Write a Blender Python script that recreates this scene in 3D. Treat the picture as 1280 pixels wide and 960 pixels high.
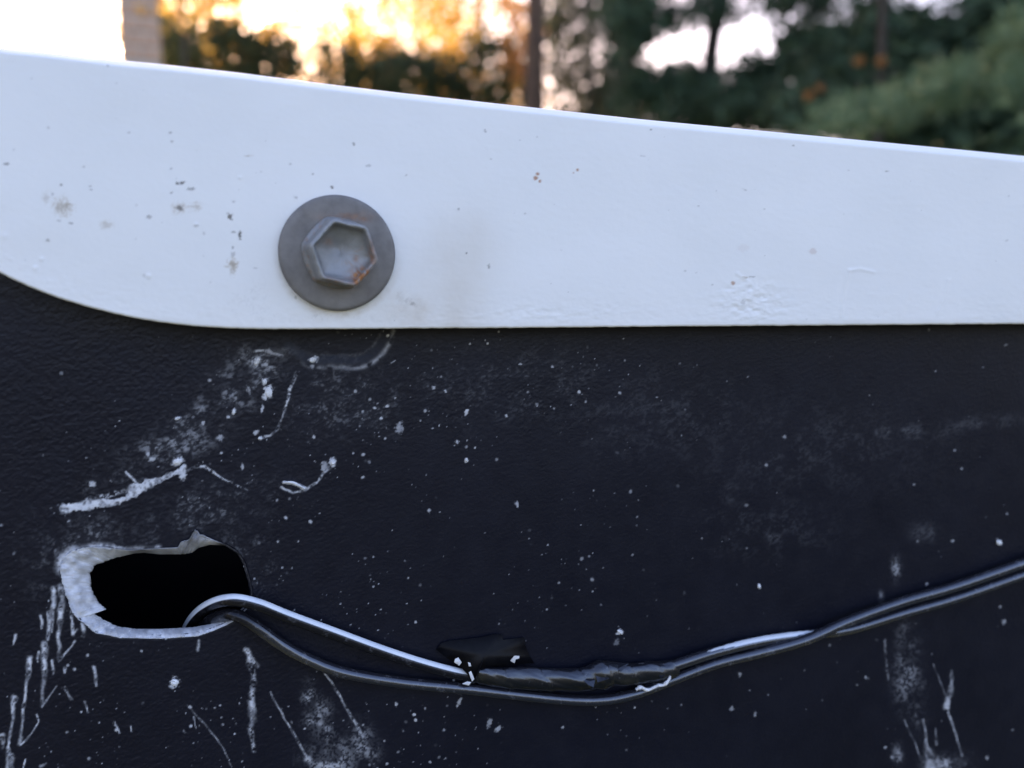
import bpy, bmesh, math, random
import numpy as np
random.seed(5)
from mathutils import Vector, Matrix

# ------------------------------------------------------------------ scene, camera, light
for o in list(bpy.data.objects):
    bpy.data.objects.remove(o)
sc = bpy.context.scene
COL = sc.collection
R = math.radians
MM = 0.001
H = 1.05                                    # height of the middle of the view above the lawn
YAW, PITCH, DIST, FPX = R(14), R(7), 0.134, 1030.8
F = np.array([math.sin(YAW) * math.cos(PITCH), math.cos(YAW) * math.cos(PITCH), -math.sin(PITCH)])
RT = np.array([math.cos(YAW), -math.sin(YAW), 0.0])
UP = np.cross(RT, F)
CAM = np.array([0, 0, H]) - DIST * F

cam = bpy.data.cameras.new('camera')
camo = bpy.data.objects.new('camera', cam)
COL.objects.link(camo)
cam.lens = 4.15
cam.sensor_fit = 'HORIZONTAL'
cam.sensor_width = 4.15 * 1280 / FPX
cam.clip_start, cam.clip_end = 0.005, 3000
M4 = Matrix(((RT[0], UP[0], -F[0], CAM[0]), (RT[1], UP[1], -F[1], CAM[1]), (RT[2], UP[2], -F[2], CAM[2]), (0, 0, 0, 1)))
camo.matrix_world = M4
cam.dof.use_dof = True
cam.dof.focus_distance = 0.131
cam.dof.aperture_fstop = 1.9
sc.camera = camo

SUN_AZ, SUN_EL = R(-17), R(8.5)             # azimuth measured from +Y towards +X
world = bpy.data.worlds.new('World')
sc.world = world
world.use_nodes = True
wn = world.node_tree
sky = wn.nodes.new('ShaderNodeTexSky')
sky.sky_type = 'NISHITA'
sky.sun_disc = False
sky.sun_elevation = SUN_EL
sky.sun_rotation = SUN_AZ
sky.altitude = 100
sky.air_density = 1.0
sky.dust_density = 5.0
sky.ozone_density = 1.5
bg = wn.nodes['Background']
bg.inputs['Strength'].default_value = 0.12
wb = wn.nodes.new('ShaderNodeMix')             # the camera's white balance, even over the whole sky
wb.data_type = 'RGBA'; wb.blend_type = 'MULTIPLY'
wb.inputs[0].default_value = 1.0
wb.inputs[7].default_value = (1.20, 0.975, 1.06, 1)
wn.links.new(sky.outputs[0], wb.inputs[6])
wn.links.new(wb.outputs[2], bg.inputs['Color'])

sun = bpy.data.lights.new('sun', 'SUN')
sun.energy = 5.0
sun.angle = R(0.53)
sun.color = (1.0, 0.72, 0.42)
suno = bpy.data.objects.new('sun', sun)
COL.objects.link(suno)
sdir = Vector((math.sin(SUN_AZ) * math.cos(SUN_EL), math.cos(SUN_AZ) * math.cos(SUN_EL), math.sin(SUN_EL)))
suno.rotation_euler = sdir.to_track_quat('Z', 'Y').to_euler()
suno.location = (-3, 8, 9)

sc.view_settings.view_transform = 'Standard'
sc.view_settings.look = 'None'
sc.view_settings.exposure = 3.05
sc.view_settings.gamma = 1.0
sc.cycles.use_denoising = True
sc.cycles.max_bounces = 8
sc.cycles.transparent_max_bounces = 8

# ------------------------------------------------------------------ projection helpers (photo pixel <-> place)
def unproj(px, py, y=0.0):
    """point of the upright plane at depth y (metres, + is away) that lies on the photo pixel"""
    px = np.asarray(px, float); py = np.asarray(py, float)
    d = F + ((px - 640) / FPX)[..., None] * RT + ((480 - py) / FPX)[..., None] * UP
    y = np.asarray(y, float)
    t = (y - CAM[1]) / d[..., 1]
    return CAM + t[..., None] * d

def proj(P):
    d = P - CAM
    w = d @ F
    return 640 + FPX * (d @ RT) / w, 480 - FPX * (d @ UP) / w

def far(px, py, dist):
    """point at a horizontal distance along the pixel's direction"""
    d = F + (px - 640) / FPX * RT + (480 - py) / FPX * UP
    t = dist / math.hypot(d[0], d[1])
    return CAM + t * d

# ------------------------------------------------------------------ noise
def _hash(ix, iy, seed):
    h = (ix.astype(np.int64) * 374761393 + iy.astype(np.int64) * 668265263 + seed * 1442695041) & 0xffffffff
    h = ((h ^ (h >> 13)) * 1274126177) & 0xffffffff
    h = (h ^ (h >> 16)) & 0xffffffff
    return h / 4294967295.0

def vnoise(x, y, seed=0):
    ix, iy = np.floor(x), np.floor(y)
    fx, fy = x - ix, y - iy
    fx = fx * fx * fx * (fx * (fx * 6 - 15) + 10); fy = fy * fy * fy * (fy * (fy * 6 - 15) + 10)
    a = _hash(ix, iy, seed); b = _hash(ix + 1, iy, seed); c = _hash(ix, iy + 1, seed); d = _hash(ix + 1, iy + 1, seed)
    return (a * (1 - fx) + b * fx) * (1 - fy) + (c * (1 - fx) + d * fx) * fy

def fbm(x, y, octv=4, seed=0, gain=0.5):
    s = 0; a = 1; t = 0
    for k in range(octv):
        s = s + a * vnoise(x, y, seed + k * 17); t += a; a *= gain
        x = x * 2.03 + 11.3; y = y * 2.03 + 5.7
    return s / t

def sstep(a, b, x):
    t = np.clip((x - a) / (b - a), 0, 1)
    return t * t * (3 - 2 * t)

def seg_dist(px, py, pts):
    """distance of points to a polyline and the interpolated arc parameter 0..1"""
    pts = np.asarray(pts, float)
    L = np.hypot(*(pts[1:] - pts[:-1]).T); cum = np.concatenate([[0], np.cumsum(L)]); tot = max(cum[-1], 1e-9)
    best = np.full(px.shape, 1e9); par = np.zeros(px.shape)
    for i in range(len(pts) - 1):
        ax, ay = pts[i]; bx, by = pts[i + 1]
        dx, dy = bx - ax, by - ay
        t = np.clip(((px - ax) * dx + (py - ay) * dy) / (dx * dx + dy * dy + 1e-12), 0, 1)
        d = np.hypot(px - ax - t * dx, py - ay - t * dy)
        m = d < best
        best[m] = d[m]; par[m] = ((cum[i] + t * L[i]) / tot)[m]
    return best, par

def in_poly(px, py, poly):
    poly = np.asarray(poly, float)
    ins = np.zeros(px.shape, bool)
    j = len(poly) - 1
    for i in range(len(poly)):
        xi, yi = poly[i]; xj, yj = poly[j]
        c = ((yi > py) != (yj > py)) & (px < (xj - xi) * (py - yi) / (yj - yi + 1e-12) + xi)
        ins ^= c
        j = i
    return ins

def crom(pts, n):
    """Catmull-Rom through points, n samples"""
    P = np.asarray(pts, float)
    P = np.vstack([2 * P[0] - P[1], P, 2 * P[-1] - P[-2]])
    m = len(P) - 3
    out = []
    for s in np.linspace(0, m - 1e-9, n):
        i = int(s); t = s - i
        a, b, c, d = P[i], P[i + 1], P[i + 2], P[i + 3]
        out.append(0.5 * ((2 * b) + (-a + c) * t + (2 * a - 5 * b + 4 * c - d) * t * t + (-a + 3 * b - 3 * c + d) * t ** 3))
    return np.array(out)

# ------------------------------------------------------------------ mesh / material helpers
def np_mesh(name, V, Q, attrs=None, smooth=True):
    """V (n,3), Q list of index arrays (m,3) or (m,4)"""
    me = bpy.data.meshes.new(name)
    if not isinstance(Q, (list, tuple)):
        Q = [Q]
    Q = [q for q in Q if len(q)]
    nf = sum(len(q) for q in Q)
    me.vertices.add(len(V)); me.vertices.foreach_set('co', np.ascontiguousarray(V, np.float32).ravel())
    idx = np.concatenate([q.ravel() for q in Q]).astype(np.int32)
    tot = np.concatenate([np.full(len(q), q.shape[1]) for q in Q]).astype(np.int32)
    st = np.concatenate([[0], np.cumsum(tot)[:-1]]).astype(np.int32)
    me.loops.add(len(idx)); me.loops.foreach_set('vertex_index', idx)
    me.polygons.add(nf); me.polygons.foreach_set('loop_start', st); me.polygons.foreach_set('loop_total', tot)
    me.polygons.foreach_set('use_smooth', np.full(nf, smooth))
    me.update(calc_edges=True)
    for k, a in (attrs or {}).items():
        a = np.asarray(a)
        dom = 'POINT' if len(a) == len(V) else 'FACE'
        at = me.attributes.new(k, 'FLOAT', dom)
        at.data.foreach_set('value', a.astype(np.float32).ravel())
    me.validate()
    return me

def link(name, me, mat=None, parent=None, label=None, cat=None, group=None, kind=None):
    o = bpy.data.objects.new(name, me)
    COL.objects.link(o)
    if mat is not None and me is not None and not me.materials:
        me.materials.append(mat)
    if parent is not None:
        o.parent = parent
        o.matrix_parent_inverse = parent.matrix_basis.inverted()
    if label: o['label'] = label
    if cat: o['category'] = cat
    if group: o['group'] = group
    if kind: o['kind'] = kind
    return o

def empty(name, loc, label=None, cat=None, group=None):
    o = link(name, None, None, None, label, cat, group)
    o.location = loc
    o.empty_display_size = 0.01
    return o

def grid_quads(nr, nc, wrap=False):
    r = np.arange(nr - 1)[:, None]; c = np.arange(nc if wrap else nc - 1)[None, :]
    c2 = (c + 1) % nc
    return np.stack([r * nc + c, r * nc + c2, (r + 1) * nc + c2, (r + 1) * nc + c], -1).reshape(-1, 4)

class Mat:
    def __init__(self, name):
        self.m = bpy.data.materials.new(name); self.m.use_nodes = True
        self.t = self.m.node_tree; self.b = self.t.nodes['Principled BSDF']
    def n(self, typ, **kw):
        nd = self.t.nodes.new(typ)
        for k, v in kw.items():
            setattr(nd, k, v)
        return nd
    def l(self, a, b): self.t.links.new(a, b)
    def attr(self, nm):
        return self.n('ShaderNodeAttribute', attribute_name=nm).outputs['Fac']
    def obj(self): return self.n('ShaderNodeTexCoord').outputs['Object']
    def noise(self, scale, detail=4, rough=0.55, vec=None):
        nd = self.n('ShaderNodeTexNoise'); nd.inputs['Scale'].default_value = scale
        nd.inputs['Detail'].default_value = detail; nd.inputs['Roughness'].default_value = rough
        self.l(vec or self.obj(), nd.inputs['Vector'])
        return nd.outputs['Fac']
    def ramp(self, fac, stops):
        nd = self.n('ShaderNodeValToRGB'); cr = nd.color_ramp
        while len(cr.elements) > 1: cr.elements.remove(cr.elements[-1])
        for i, (p, c) in enumerate(stops):
            e = cr.elements[0] if i == 0 else cr.elements.new(p)
            e.position = p; e.color = tuple(c) + (1,) if not isinstance(c, (int, float)) else (c, c, c, 1)
        self.l(fac, nd.inputs['Fac'])
        return nd.outputs['Color']
    def mix(self, fac, a, b):
        nd = self.n('ShaderNodeMix', data_type='RGBA')
        for s, v in ((0, fac), (6, a), (7, b)):
            if hasattr(v, 'links') or isinstance(v, bpy.types.NodeSocket): self.l(v, nd.inputs[s])
            elif s == 0: nd.inputs[0].default_value = v
            else: nd.inputs[s].default_value = tuple(v) + (1,) if not isinstance(v, (int, float)) else (v, v, v, 1)
        return nd.outputs[2]
    def math(self, op, a, b=0.0):
        nd = self.n('ShaderNodeMath', operation=op)
        for s, v in ((0, a), (1, b)):
            if isinstance(v, bpy.types.NodeSocket): self.l(v, nd.inputs[s])
            else: nd.inputs[s].default_value = v
        return nd.outputs[0]
    def bump(self, h, dist, strength=1.0):
        nd = self.n('ShaderNodeBump'); nd.inputs['Distance'].default_value = dist
        nd.inputs['Strength'].default_value = strength
        self.l(h, nd.inputs['Height']); self.l(nd.outputs[0], self.b.inputs['Normal'])
    def set(self, **kw):
        for k, v in kw.items():
            s = self.b.inputs[k.replace('_', ' ')]
            if isinstance(v, bpy.types.NodeSocket): self.l(v, s)
            elif isinstance(v, tuple) and len(v) == 3: s.default_value = v + (1,)
            else: s.default_value = v
        return self

# ---- near materials
def mat_panel():
    m = Mat('black textured plastic')
    sc_ = m.attr('scuff')
    n1 = m.noise(900, 5)
    black = m.ramp(m.noise(70, 4), [(0.3, (0.0037, 0.0046, 0.0108)), (0.7, (0.0058, 0.0069, 0.0145))])
    scol = m.ramp(n1, [(0.3, (0.46, 0.48, 0.54)), (0.7, (0.68, 0.70, 0.74))])
    m.set(Base_Color=m.mix(sc_, black, scol))
    m.set(Roughness=m.mix(sc_, m.ramp(m.noise(260, 4), [(0.3, 0.36), (0.7, 0.5)]), 0.9))
    m.set(Specular_IOR_Level=m.mix(sc_, 0.21, 0.25))
    m.bump(m.noise(2600, 3), 0.00006, 0.5)
    return m.m

def mat_board():
    m = Mat('white painted metal')
    base = m.ramp(m.noise(45, 4), [(0.3, (0.77, 0.78, 0.775)), (0.7, (0.81, 0.815, 0.81))])
    c = m.mix(m.attr('stain'), base, (0.50, 0.43, 0.33))
    c = m.mix(m.attr('dirt'), c, m.ramp(m.noise(1500, 3), [(0.35, (0.05, 0.048, 0.046)), (0.7, (0.19, 0.16, 0.13))]))
    c = m.mix(m.attr('rust'), c, (0.36, 0.15, 0.05))
    m.set(Base_Color=c, Roughness=m.ramp(m.noise(300, 4), [(0.3, 0.36), (0.7, 0.5)]), Specular_IOR_Level=0.45)
    m.bump(m.noise(1400, 4), 0.00004, 0.35)
    return m.m

def mat_steel(name, c0, c1, rough=0.55, metal=0.35):
    m = Mat(name)
    base = m.ramp(m.noise(420, 6, 0.65), [(0.25, c0), (0.75, c1)])
    rc = m.ramp(m.noise(900, 5), [(0.3, (0.10, 0.045, 0.022)), (0.55, (0.33, 0.14, 0.05)), (0.8, (0.46, 0.26, 0.12))])
    r = m.attr('rust')
    m.set(Base_Color=m.mix(r, base, rc), Roughness=m.mix(r, rough, 0.9), Metallic=m.math('MULTIPLY', m.math('SUBTRACT', 1.0, r), metal))
    m.bump(m.noise(2200, 5), 0.00006, 0.5)
    return m.m

def mat_rim():
    m = Mat('torn pale plastic')
    w = m.attr('white')
    pale = m.ramp(m.noise(700, 6, 0.65), [(0.25, (0.52, 0.54, 0.60)), (0.6, (0.68, 0.70, 0.75)), (0.8, (0.76, 0.78, 0.81))])
    m.set(Base_Color=m.mix(w, m.ramp(m.noise(900, 4), [(0.35, (0.02, 0.02, 0.025)), (0.7, (0.12, 0.115, 0.12))]), pale), Roughness=0.8, Specular_IOR_Level=0.3)
    m.bump(m.noise(1800, 5), 0.00012, 0.8)
    return m.m

def mat_wire():
    m = Mat('dark glossy wire insulation')
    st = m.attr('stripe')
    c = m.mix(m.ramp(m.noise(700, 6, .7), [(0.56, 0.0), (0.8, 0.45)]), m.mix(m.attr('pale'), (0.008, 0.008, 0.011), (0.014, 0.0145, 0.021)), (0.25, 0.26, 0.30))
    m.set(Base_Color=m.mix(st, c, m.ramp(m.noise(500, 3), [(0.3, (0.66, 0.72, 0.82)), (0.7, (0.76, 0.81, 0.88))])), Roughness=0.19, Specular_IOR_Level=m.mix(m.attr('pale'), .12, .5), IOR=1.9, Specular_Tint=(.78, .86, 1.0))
    m.bump(m.noise(900, 4), 0.00007, 0.5)
    return m.m

def mat_tape():
    m = Mat('black electrical tape')
    c = m.mix(m.ramp(m.noise(1200, 5), [(0.62, 0.0), (0.8, 0.4)]), (0.005, 0.005, 0.008), (0.2, 0.2, 0.21))
    m.set(Base_Color=c, Roughness=0.22, Specular_IOR_Level=.5, IOR=1.75, Specular_Tint=(.78, .86, 1.0))
    m.bump(m.noise(700, 4), 0.0001, 0.5)
    return m.m

def mat_chip():
    m = Mat('white paint chip')
    m.set(Base_Color=m.ramp(m.noise(1200, 3), [(0.3, (0.55, 0.57, 0.62)), (0.7, (0.74, 0.76, 0.79))]), Roughness=0.7)
    return m.m

M_PANEL, M_BOARD, M_RIM, M_WIRE, M_TAPE, M_CHIP = mat_panel(), mat_board(), mat_rim(), mat_wire(), mat_tape(), mat_chip()
m = Mat('matt black tape'); m.set(Base_Color=m.ramp(m.noise(800, 4), [(.3, (.0020, .0022, .0038)), (.75, (.0045, .0048, .0068))]), Roughness=.36, Specular_IOR_Level=.12); m.bump(m.noise(600, 4), .0001, .5)
M_TAPE2 = m.m
M_WASHER = mat_steel('dull grey washer steel', (0.135, 0.128, 0.124), (0.225, 0.216, 0.208), 0.6, 0.3)
M_HEAD = mat_steel('weathered bolt steel', (0.20, 0.205, 0.21), (0.31, 0.32, 0.33), 0.5, 0.35)

# ------------------------------------------------------------------ setting: lawn
def mat_lawn():
    m = Mat('lawn')
    m.set(Base_Color=m.ramp(m.noise(1.3, 8, 0.7), [(0.3, (0.022, 0.034, 0.014)), (0.7, (0.045, 0.06, 0.024))]), Roughness=0.9)
    m.bump(m.noise(30, 6), 0.05, 0.6)
    return m.m
gs = np.array([-1500, -300, -60, -20, -8, 8, 20, 60, 300, 1500.0])
GX, GY = np.meshgrid(gs, gs)
gz = 0.25 * (fbm(GX / 40 + 7, GY / 40, 2, 3) - 0.5) * (np.hypot(GX, GY) > 15)
link('ground', np_mesh('ground', np.stack([GX, GY, gz], -1).reshape(-1, 3), grid_quads(10, 10)), mat_lawn(),
     label='mown green lawn reaching back under the trees', kind='structure')

# ------------------------------------------------------------------ the black panel
# opening cut through the panel: rim outline on the face and the dark opening within it, photo pixels
HC = np.array([210.0, 738.0])
OUTER = [(76, 705), (82, 695), (90, 689), (105, 685), (130, 684), (160, 688), (197, 686), (222, 685), (226, 678), (236, 675), (243, 663), (252, 669), (268, 676),
         (282, 681), (298, 691), (306, 705), (312, 725), (315, 741), (312, 757), (298, 773), (283, 781), (267, 788), (247, 795), (200, 798), (150, 797),
         (120, 791), (107, 780), (97, 773), (87, 757), (80, 735), (76, 718)]
INNER = [(113, 717), (117, 708), (130, 702), (150, 696), (167, 692), (180, 691), (200, 693), (226, 693), (240, 691), (248, 685), (262, 681),
         (281, 682), (296, 691), (304, 705), (310, 725), (313, 741), (309, 755), (295, 767), (283, 773), (263, 780), (240, 784), (200, 786), (170, 786), (148, 783),
         (130, 775), (118, 767), (133, 762), (127, 757), (118, 745), (113, 732)]
def radial(poly, th):
    P = np.asarray(poly, float) - HC
    out = np.zeros_like(th)
    ux, uy = np.cos(th), np.sin(th)
    for i in range(len(P)):
        a, b = P[i], P[(i + 1) % len(P)]
        e = b - a
        den = ux * e[1] - uy * e[0]
        den = np.where(np.abs(den) < 1e-9, 1e-9, den)
        t = (a[0] * e[1] - a[1] * e[0]) / den
        s = (a[0] * uy - a[1] * ux) / den
        ok = (s >= -1e-6) & (s <= 1 + 1e-6) & (t > 0)
        out = np.where(ok & (t > out), t, out)
    return out

class Paint:
    """wear with shapes of its own, laid on a surface whose vertices have photo-pixel coordinates"""
    def __init__(s, px, py):
        s.px, s.py = px, py
        s.n1 = fbm(px / 2.2, py / 2.2, 3, 5); s.n2 = fbm(px / 7, py / 7, 3, 9); s.n3 = fbm(px / 19, py / 15, 3, 19); s.n4 = fbm(px / 17, py / 17, 3, 29)
    def sel(s, pts, pad):
        p = np.asarray(pts, float)
        return np.nonzero((s.px > p[:, 0].min() - pad) & (s.px < p[:, 0].max() + pad) & (s.py > p[:, 1].min() - pad) & (s.py < p[:, 1].max() + pad))
    def stroke(s, a, pts, w0, w1=None, k=1.0, rough=0.6, soft=0.5, broken=0.0):
        w1 = w0 if w1 is None else w1
        pad = max(w0, w1) * 2 + 4
        i = s.sel(pts, pad)
        d, t = seg_dist(s.px[i] + (s.n3[i] - .5) * 3.5, s.py[i] + (s.n4[i] - .5) * 3.5, pts)
        w = w0 + (w1 - w0) * t
        d = d + ((s.n1[i] - 0.5) * 0.8 + (s.n2[i] - 0.5) * 1.8) * rough * w
        v = k * (0.62 + 0.5 * sstep(.30, .66, s.n1[i])) * (0.25 + 1.2 * sstep(.28, .62, s.n2[i])) * (.55 + .9 * sstep(.3, .7, s.n4[i])) * (1.12 - 0.35 * t) * (1 - sstep(w * (1 - soft), w * (1 + soft * 0.3) + 0.3, d))
        if broken: v = v * sstep(broken - 0.12, broken + 0.12, s.n1[i] * 0.6 + s.n2[i] * 0.4)
        a[i] = np.maximum(a[i], v)
    def blob(s, a, x, y, rx, ry, k=1.0, rough=0.5, ang=0.0, soft=0.4):
        r = max(rx, ry) * 2 + 3
        i = s.sel([(x - r, y - r), (x + r, y + r)], 0)
        dx, dy = s.px[i] - x, s.py[i] - y
        c, q = math.cos(ang), math.sin(ang)
        u, v = (dx * c + dy * q) / rx, (-dx * q + dy * c) / ry
        d = np.hypot(u, v) + (s.n1[i] - 0.5) * 2 * rough
        a[i] = np.maximum(a[i], k * (1 - sstep(1 - soft, 1 + soft, d)))
    def haze(s, a, x, y, rx, ry, k, thr=0.5, ang=0.0, field=None):
        """broken wear that catches only the high grain"""
        r = max(rx, ry) * 1.8
        i = s.sel([(x - r, y - r), (x + r, y + r)], 0)
        dx, dy = s.px[i] - x, s.py[i] - y
        c, q = math.cos(ang), math.sin(ang)
        d = np.hypot((dx * c + dy * q) / rx, (-dx * q + dy * c) / ry)
        env = np.exp(-d * d * 1.2)
        g = (field[i] if field is not None else s.n1[i])
        v = k * env * (0.05 + 0.95 * sstep(thr - 0.10, thr + 0.2, g * 0.75 + s.n2[i] * 0.25)) * (0.2 + 1.15 * sstep(.36, .66, s.n3[i]))
        a[i] = np.maximum(a[i], v)

def build_panel():
    c = unproj(np.array([-40, 1320, -40, 1320]), np.array([350, 350, 1000, 1000]))
    x0, x1, z0, z1 = c[:, 0].min(), c[:, 0].max(), c[:, 2].min(), c[:, 2].max()
    st = 0.155 * MM
    top = unproj(640.0, 300.0)[2]
    xs = np.concatenate([np.linspace(-0.42, x0, 40)[:-1], np.arange(x0, x1, st), np.linspace(x1 + st, 0.45, 40)])
    zs = np.concatenate([np.linspace(0.02, z0, 60)[:-1], np.arange(z0, z1, st), np.linspace(z1 + st, top, 6)])
    X, Z = np.meshgrid(xs, zs)
    P = np.stack([X, np.zeros_like(X), Z], -1)
    px, py = proj(P)
    dense = sstep(x0 - 0.02, x0, X) * (1 - sstep(x1, x1 + 0.02, X)) * sstep(z0 - 0.02, z0, Z)
    # leathery grain, coarser and stronger at the left, worn smooth to the right
    u, v = X / MM, (Z - H) / MM
    wob = fbm(u / 6, v / 6, 2, 40) * 2.2
    ca, sa = math.cos(0.24), math.sin(0.24)
    ur, vr = u * ca + v * sa, -u * sa + v * ca
    wq = fbm(u / 0.8, v / 0.8, 2, 90) * 1.1
    g = fbm(ur / 0.55 + wob + wq, vr / 0.36 + wq * .8, 4, 21, .65)
    g2 = fbm(ur / 0.30, vr / 0.22, 2, 77)
    amp = 0.022 + 0.052 * (1 - sstep(40, 620, px)) * (0.6 + 0.6 * fbm(u / 18, v / 18, 2, 31)) + 0.028 * np.exp(-((px - 640) / 150) ** 2 - ((py - 490) / 45) ** 2)
    h = amp * ((g - 0.5) * 2.0 + (g2 - 0.5) * 0.9)
    h += 0.25 * (fbm(u / 30, v / 24, 2, 51) - 0.5)
    a = np.zeros_like(X)
    pt = Paint(px, py)
    # moulded pocket under the bolt, its edge rubbed pale
    qx, qy = np.abs(px - 418) - 20, np.abs(py - 392) - 14
    sd = np.hypot(np.maximum(qx, 0), np.maximum(qy, 0)) + np.minimum(np.maximum(qx, qy), 0) - 54     # <0 inside, pixels
    sd = sd + (fbm(px / 30, py / 30, 2, 4) - 0.5) * 5
    pocket = 1 - sstep(-17, -2, sd)
    h -= pocket * 0.34
    low = (px > 350) & (px < 500)
    rub = np.exp(-((sd + 0.5) / 2.6) ** 2) * (0.35 + 0.5 * pt.n1) + 0.22 * np.exp(-((sd + 16) / 1.8) ** 2) * pt.n1
    rub *= sstep(362, 400, px) * sstep(.25, .6, pt.n2) * 1.2 * (0.35 + 0.65 * np.exp(-((px - 470) / 30) ** 2) + 0.25 * np.exp(-((px - 400) / 40) ** 2))
    a = np.maximum(a, np.where(py < 480, rub * 0.62, 0))
    S, B, HZ = pt.stroke, pt.blob, pt.haze
    # hazy rubbing on the grain
    for (x, y, rx, ry, k, thr, an) in [(330, 452, 30, 16, .5, .50, .2), (300, 480, 50, 26, .34, .53, -.5), (255, 515, 60, 20, .3, .54, -.6), (205, 560, 66, 18, .36, .52, -.45),
                                       (160, 590, 50, 14, .26, .55, -.4), (345, 445, 16, 10, .7, .45, 0), (430, 500, 70, 40, .2, .57, 0), (250, 640, 90, 26, .18, .56, -.3),
                                       (140, 668, 80, 22, .24, .54, -.25), (640, 480, 130, 50, .07, .56, 0), (820, 520, 120, 60, .035, .5, 0), (1010, 560, 160, 60, .03, .5, 0),
                                       (960, 660, 90, 40, .03, .5, 0), (230, 560, 40, 12, .3, .5, -.3), (290, 490, 26, 30, .35, .5, 0), (90, 700, 60, 50, .13, .57, -.3),
                                       (1130, 540, 60, 10, .07, .45, 0), (1220, 530, 70, 9, .05, .45, -.1), (1160, 665, 22, 12, .06, .42, 0), (965, 672, 20, 8, .06, .42, 0), (912, 617, 9, 14, .06, .42, .4)]:
        HZ(a, x, y, rx, ry, k, thr, an, g)
    # long white gouge and the scratches round it
    S(a, [(80, 636), (108, 634), (122, 630), (150, 626), (165, 618), (180, 606), (205, 597), (222, 590), (230, 582)], 5.0, 3.2, 1.5, .9, .35)
    S(a, [(168, 613), (185, 605), (200, 600)], 7.5, 4, 1.5, .9, .4); S(a, [(80, 636), (112, 631)], 5, 6, 1.6, .6, .3)
    S(a, [(105, 628), (135, 620), (160, 612)], 5, 4, .7, .9, .6, .5)
    S(a, [(157, 590), (163, 596), (170, 603)], 1.1, 1.6, .7, .5)
    B(a, 222, 577, 7, 4.5, 1.0, .5, -.4); B(a, 228, 592, 4, 6, .9, .8); B(a, 115, 605, 4, 3, .7, .7); B(a, 190, 574, 4, 2.5, .7, .6, -.6)
    S(a, [(232, 588), (245, 583), (256, 584), (275, 597), (295, 606), (310, 612)], 2.0, 0.7, .62, .9, .6, .42)
    S(a, [(355, 603), (366, 604), (374, 607), (381, 611)], 1.8, 2.6, .95, .5, .4)
    S(a, [(352, 610), (366, 616), (382, 613), (396, 603), (404, 592), (415, 583)], 2.0, 1.6, .45, .9, .7, .42)
    B(a, 416, 578, 4, 5, 1.0, .5); B(a, 406, 583, 4, 6, .5, .8); B(a, 303, 583, 1.4, 4, .6, .5)
    # flecks below the bolt
    for q in [(331, 477, 3.2, 4, 1), (333, 486, 3, 3, 1), (336, 491, 5.5, 8, 1), (331, 498, 4, 3, 1), (328, 511, 2, 4.5, .8), (320, 452, 4.5, 7, .8), (392, 450, 6, 4, .8), (390, 458, 3, 3, .5),
              (338, 440, 6, 2.4, .6), (292, 515, 2.4, 4, .9), (285, 521, 2, 2, .9), (320, 541, 4, 3, .75), (325, 548, 3, 2.4, .9), (333, 545, 3, 1.6, .6), (222, 523, 4.2, 2, .9), (254, 529, 1.8, 3, .8),
              (275, 547, 4, 3.6, .6), (362, 487, 2, 2, 1), (311, 488, 3, 6, .45), (415, 576, 3.4, 4.4, 1), (499, 535, 5, 7, .5), (444, 489, 3, 2, .55), (468, 510, 2.4, 1.6, .9), (484, 508, 2.4, 1.6, .8),
              (476, 523, 2, 1.6, .9), (393, 546, 1.8, 1.8, .8), (492, 452, 6, .8, .5), (583, 515, 2.2, 4, .9), (571, 552, 2.2, 2.2, .8), (583, 575, 2.6, 3, .95), (542, 484, 2.4, 1.8, .9), (557, 489, 1.6, 1.6, .9),
              (633, 519, 2, 1.4, .9), (690, 458, 2, 1.6, .8), (650, 455, 2.4, .9, .7), (633, 520, 1.6, 1.6, .7), (646, 630, 2, 4, .7), (1249, 678, 4.6, 4, 1), (1191, 677, 2.4, 2.4, .6), (1193, 563, 2.2, 2, .45),
              (981, 546, 3, 3, .5), (958, 581, 3, 2, .6), (1203, 586, 2, 2, .5), (935, 471, 2.4, 1.6, .5), (949, 733, 2.6, 3.8, .9), (1258, 431, 3.4, 2, .4), (1255, 777, 3, 4, .55), (1250, 758, 2.2, 2.2, .55),
              (775, 790, 4.4, 3.2, .95), (771, 803, 4, 4, .25), (218, 853, 7, 5.6, .85), (215, 857, 4, 4, .8), (1115, 946, 3, 3, .7), (1106, 934, 2.4, 2.4, .7), (925, 843, 2.4, 4, .6), (944, 893, 2, 3.4, .6), (915, 886, 3, 4, .5),
              (1082, 846, 2.2, 2.6, .6), (1234, 947, 2.4, 3.2, .6), (495, 881, 2, 3, .9), (518, 893, 2, 2, .8), (574, 877, 2.4, 6, .55), (622, 911, 5, 3, .6), (612, 903, 3, 6, .4)]:
        q = (q[0], q[1], q[2] * (.85 if q[0] < 800 else .7), q[3] * (.85 if q[0] < 800 else .7), q[4] * (.92 if q[0] < 800 else .72)); B(a, *q, rough=.9, ang=random.uniform(-.6, .6))
    S(a, [(371, 466), (362, 486), (359, 505), (353, 522), (347, 537), (338, 545), (327, 548)], 2.4, 1.6, .5, .9, .7, .45)
    S(a, [(300, 452), (310, 441), (330, 439), (352, 445)], 1.2, 2.5, .45, .9, .7, .4)
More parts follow.
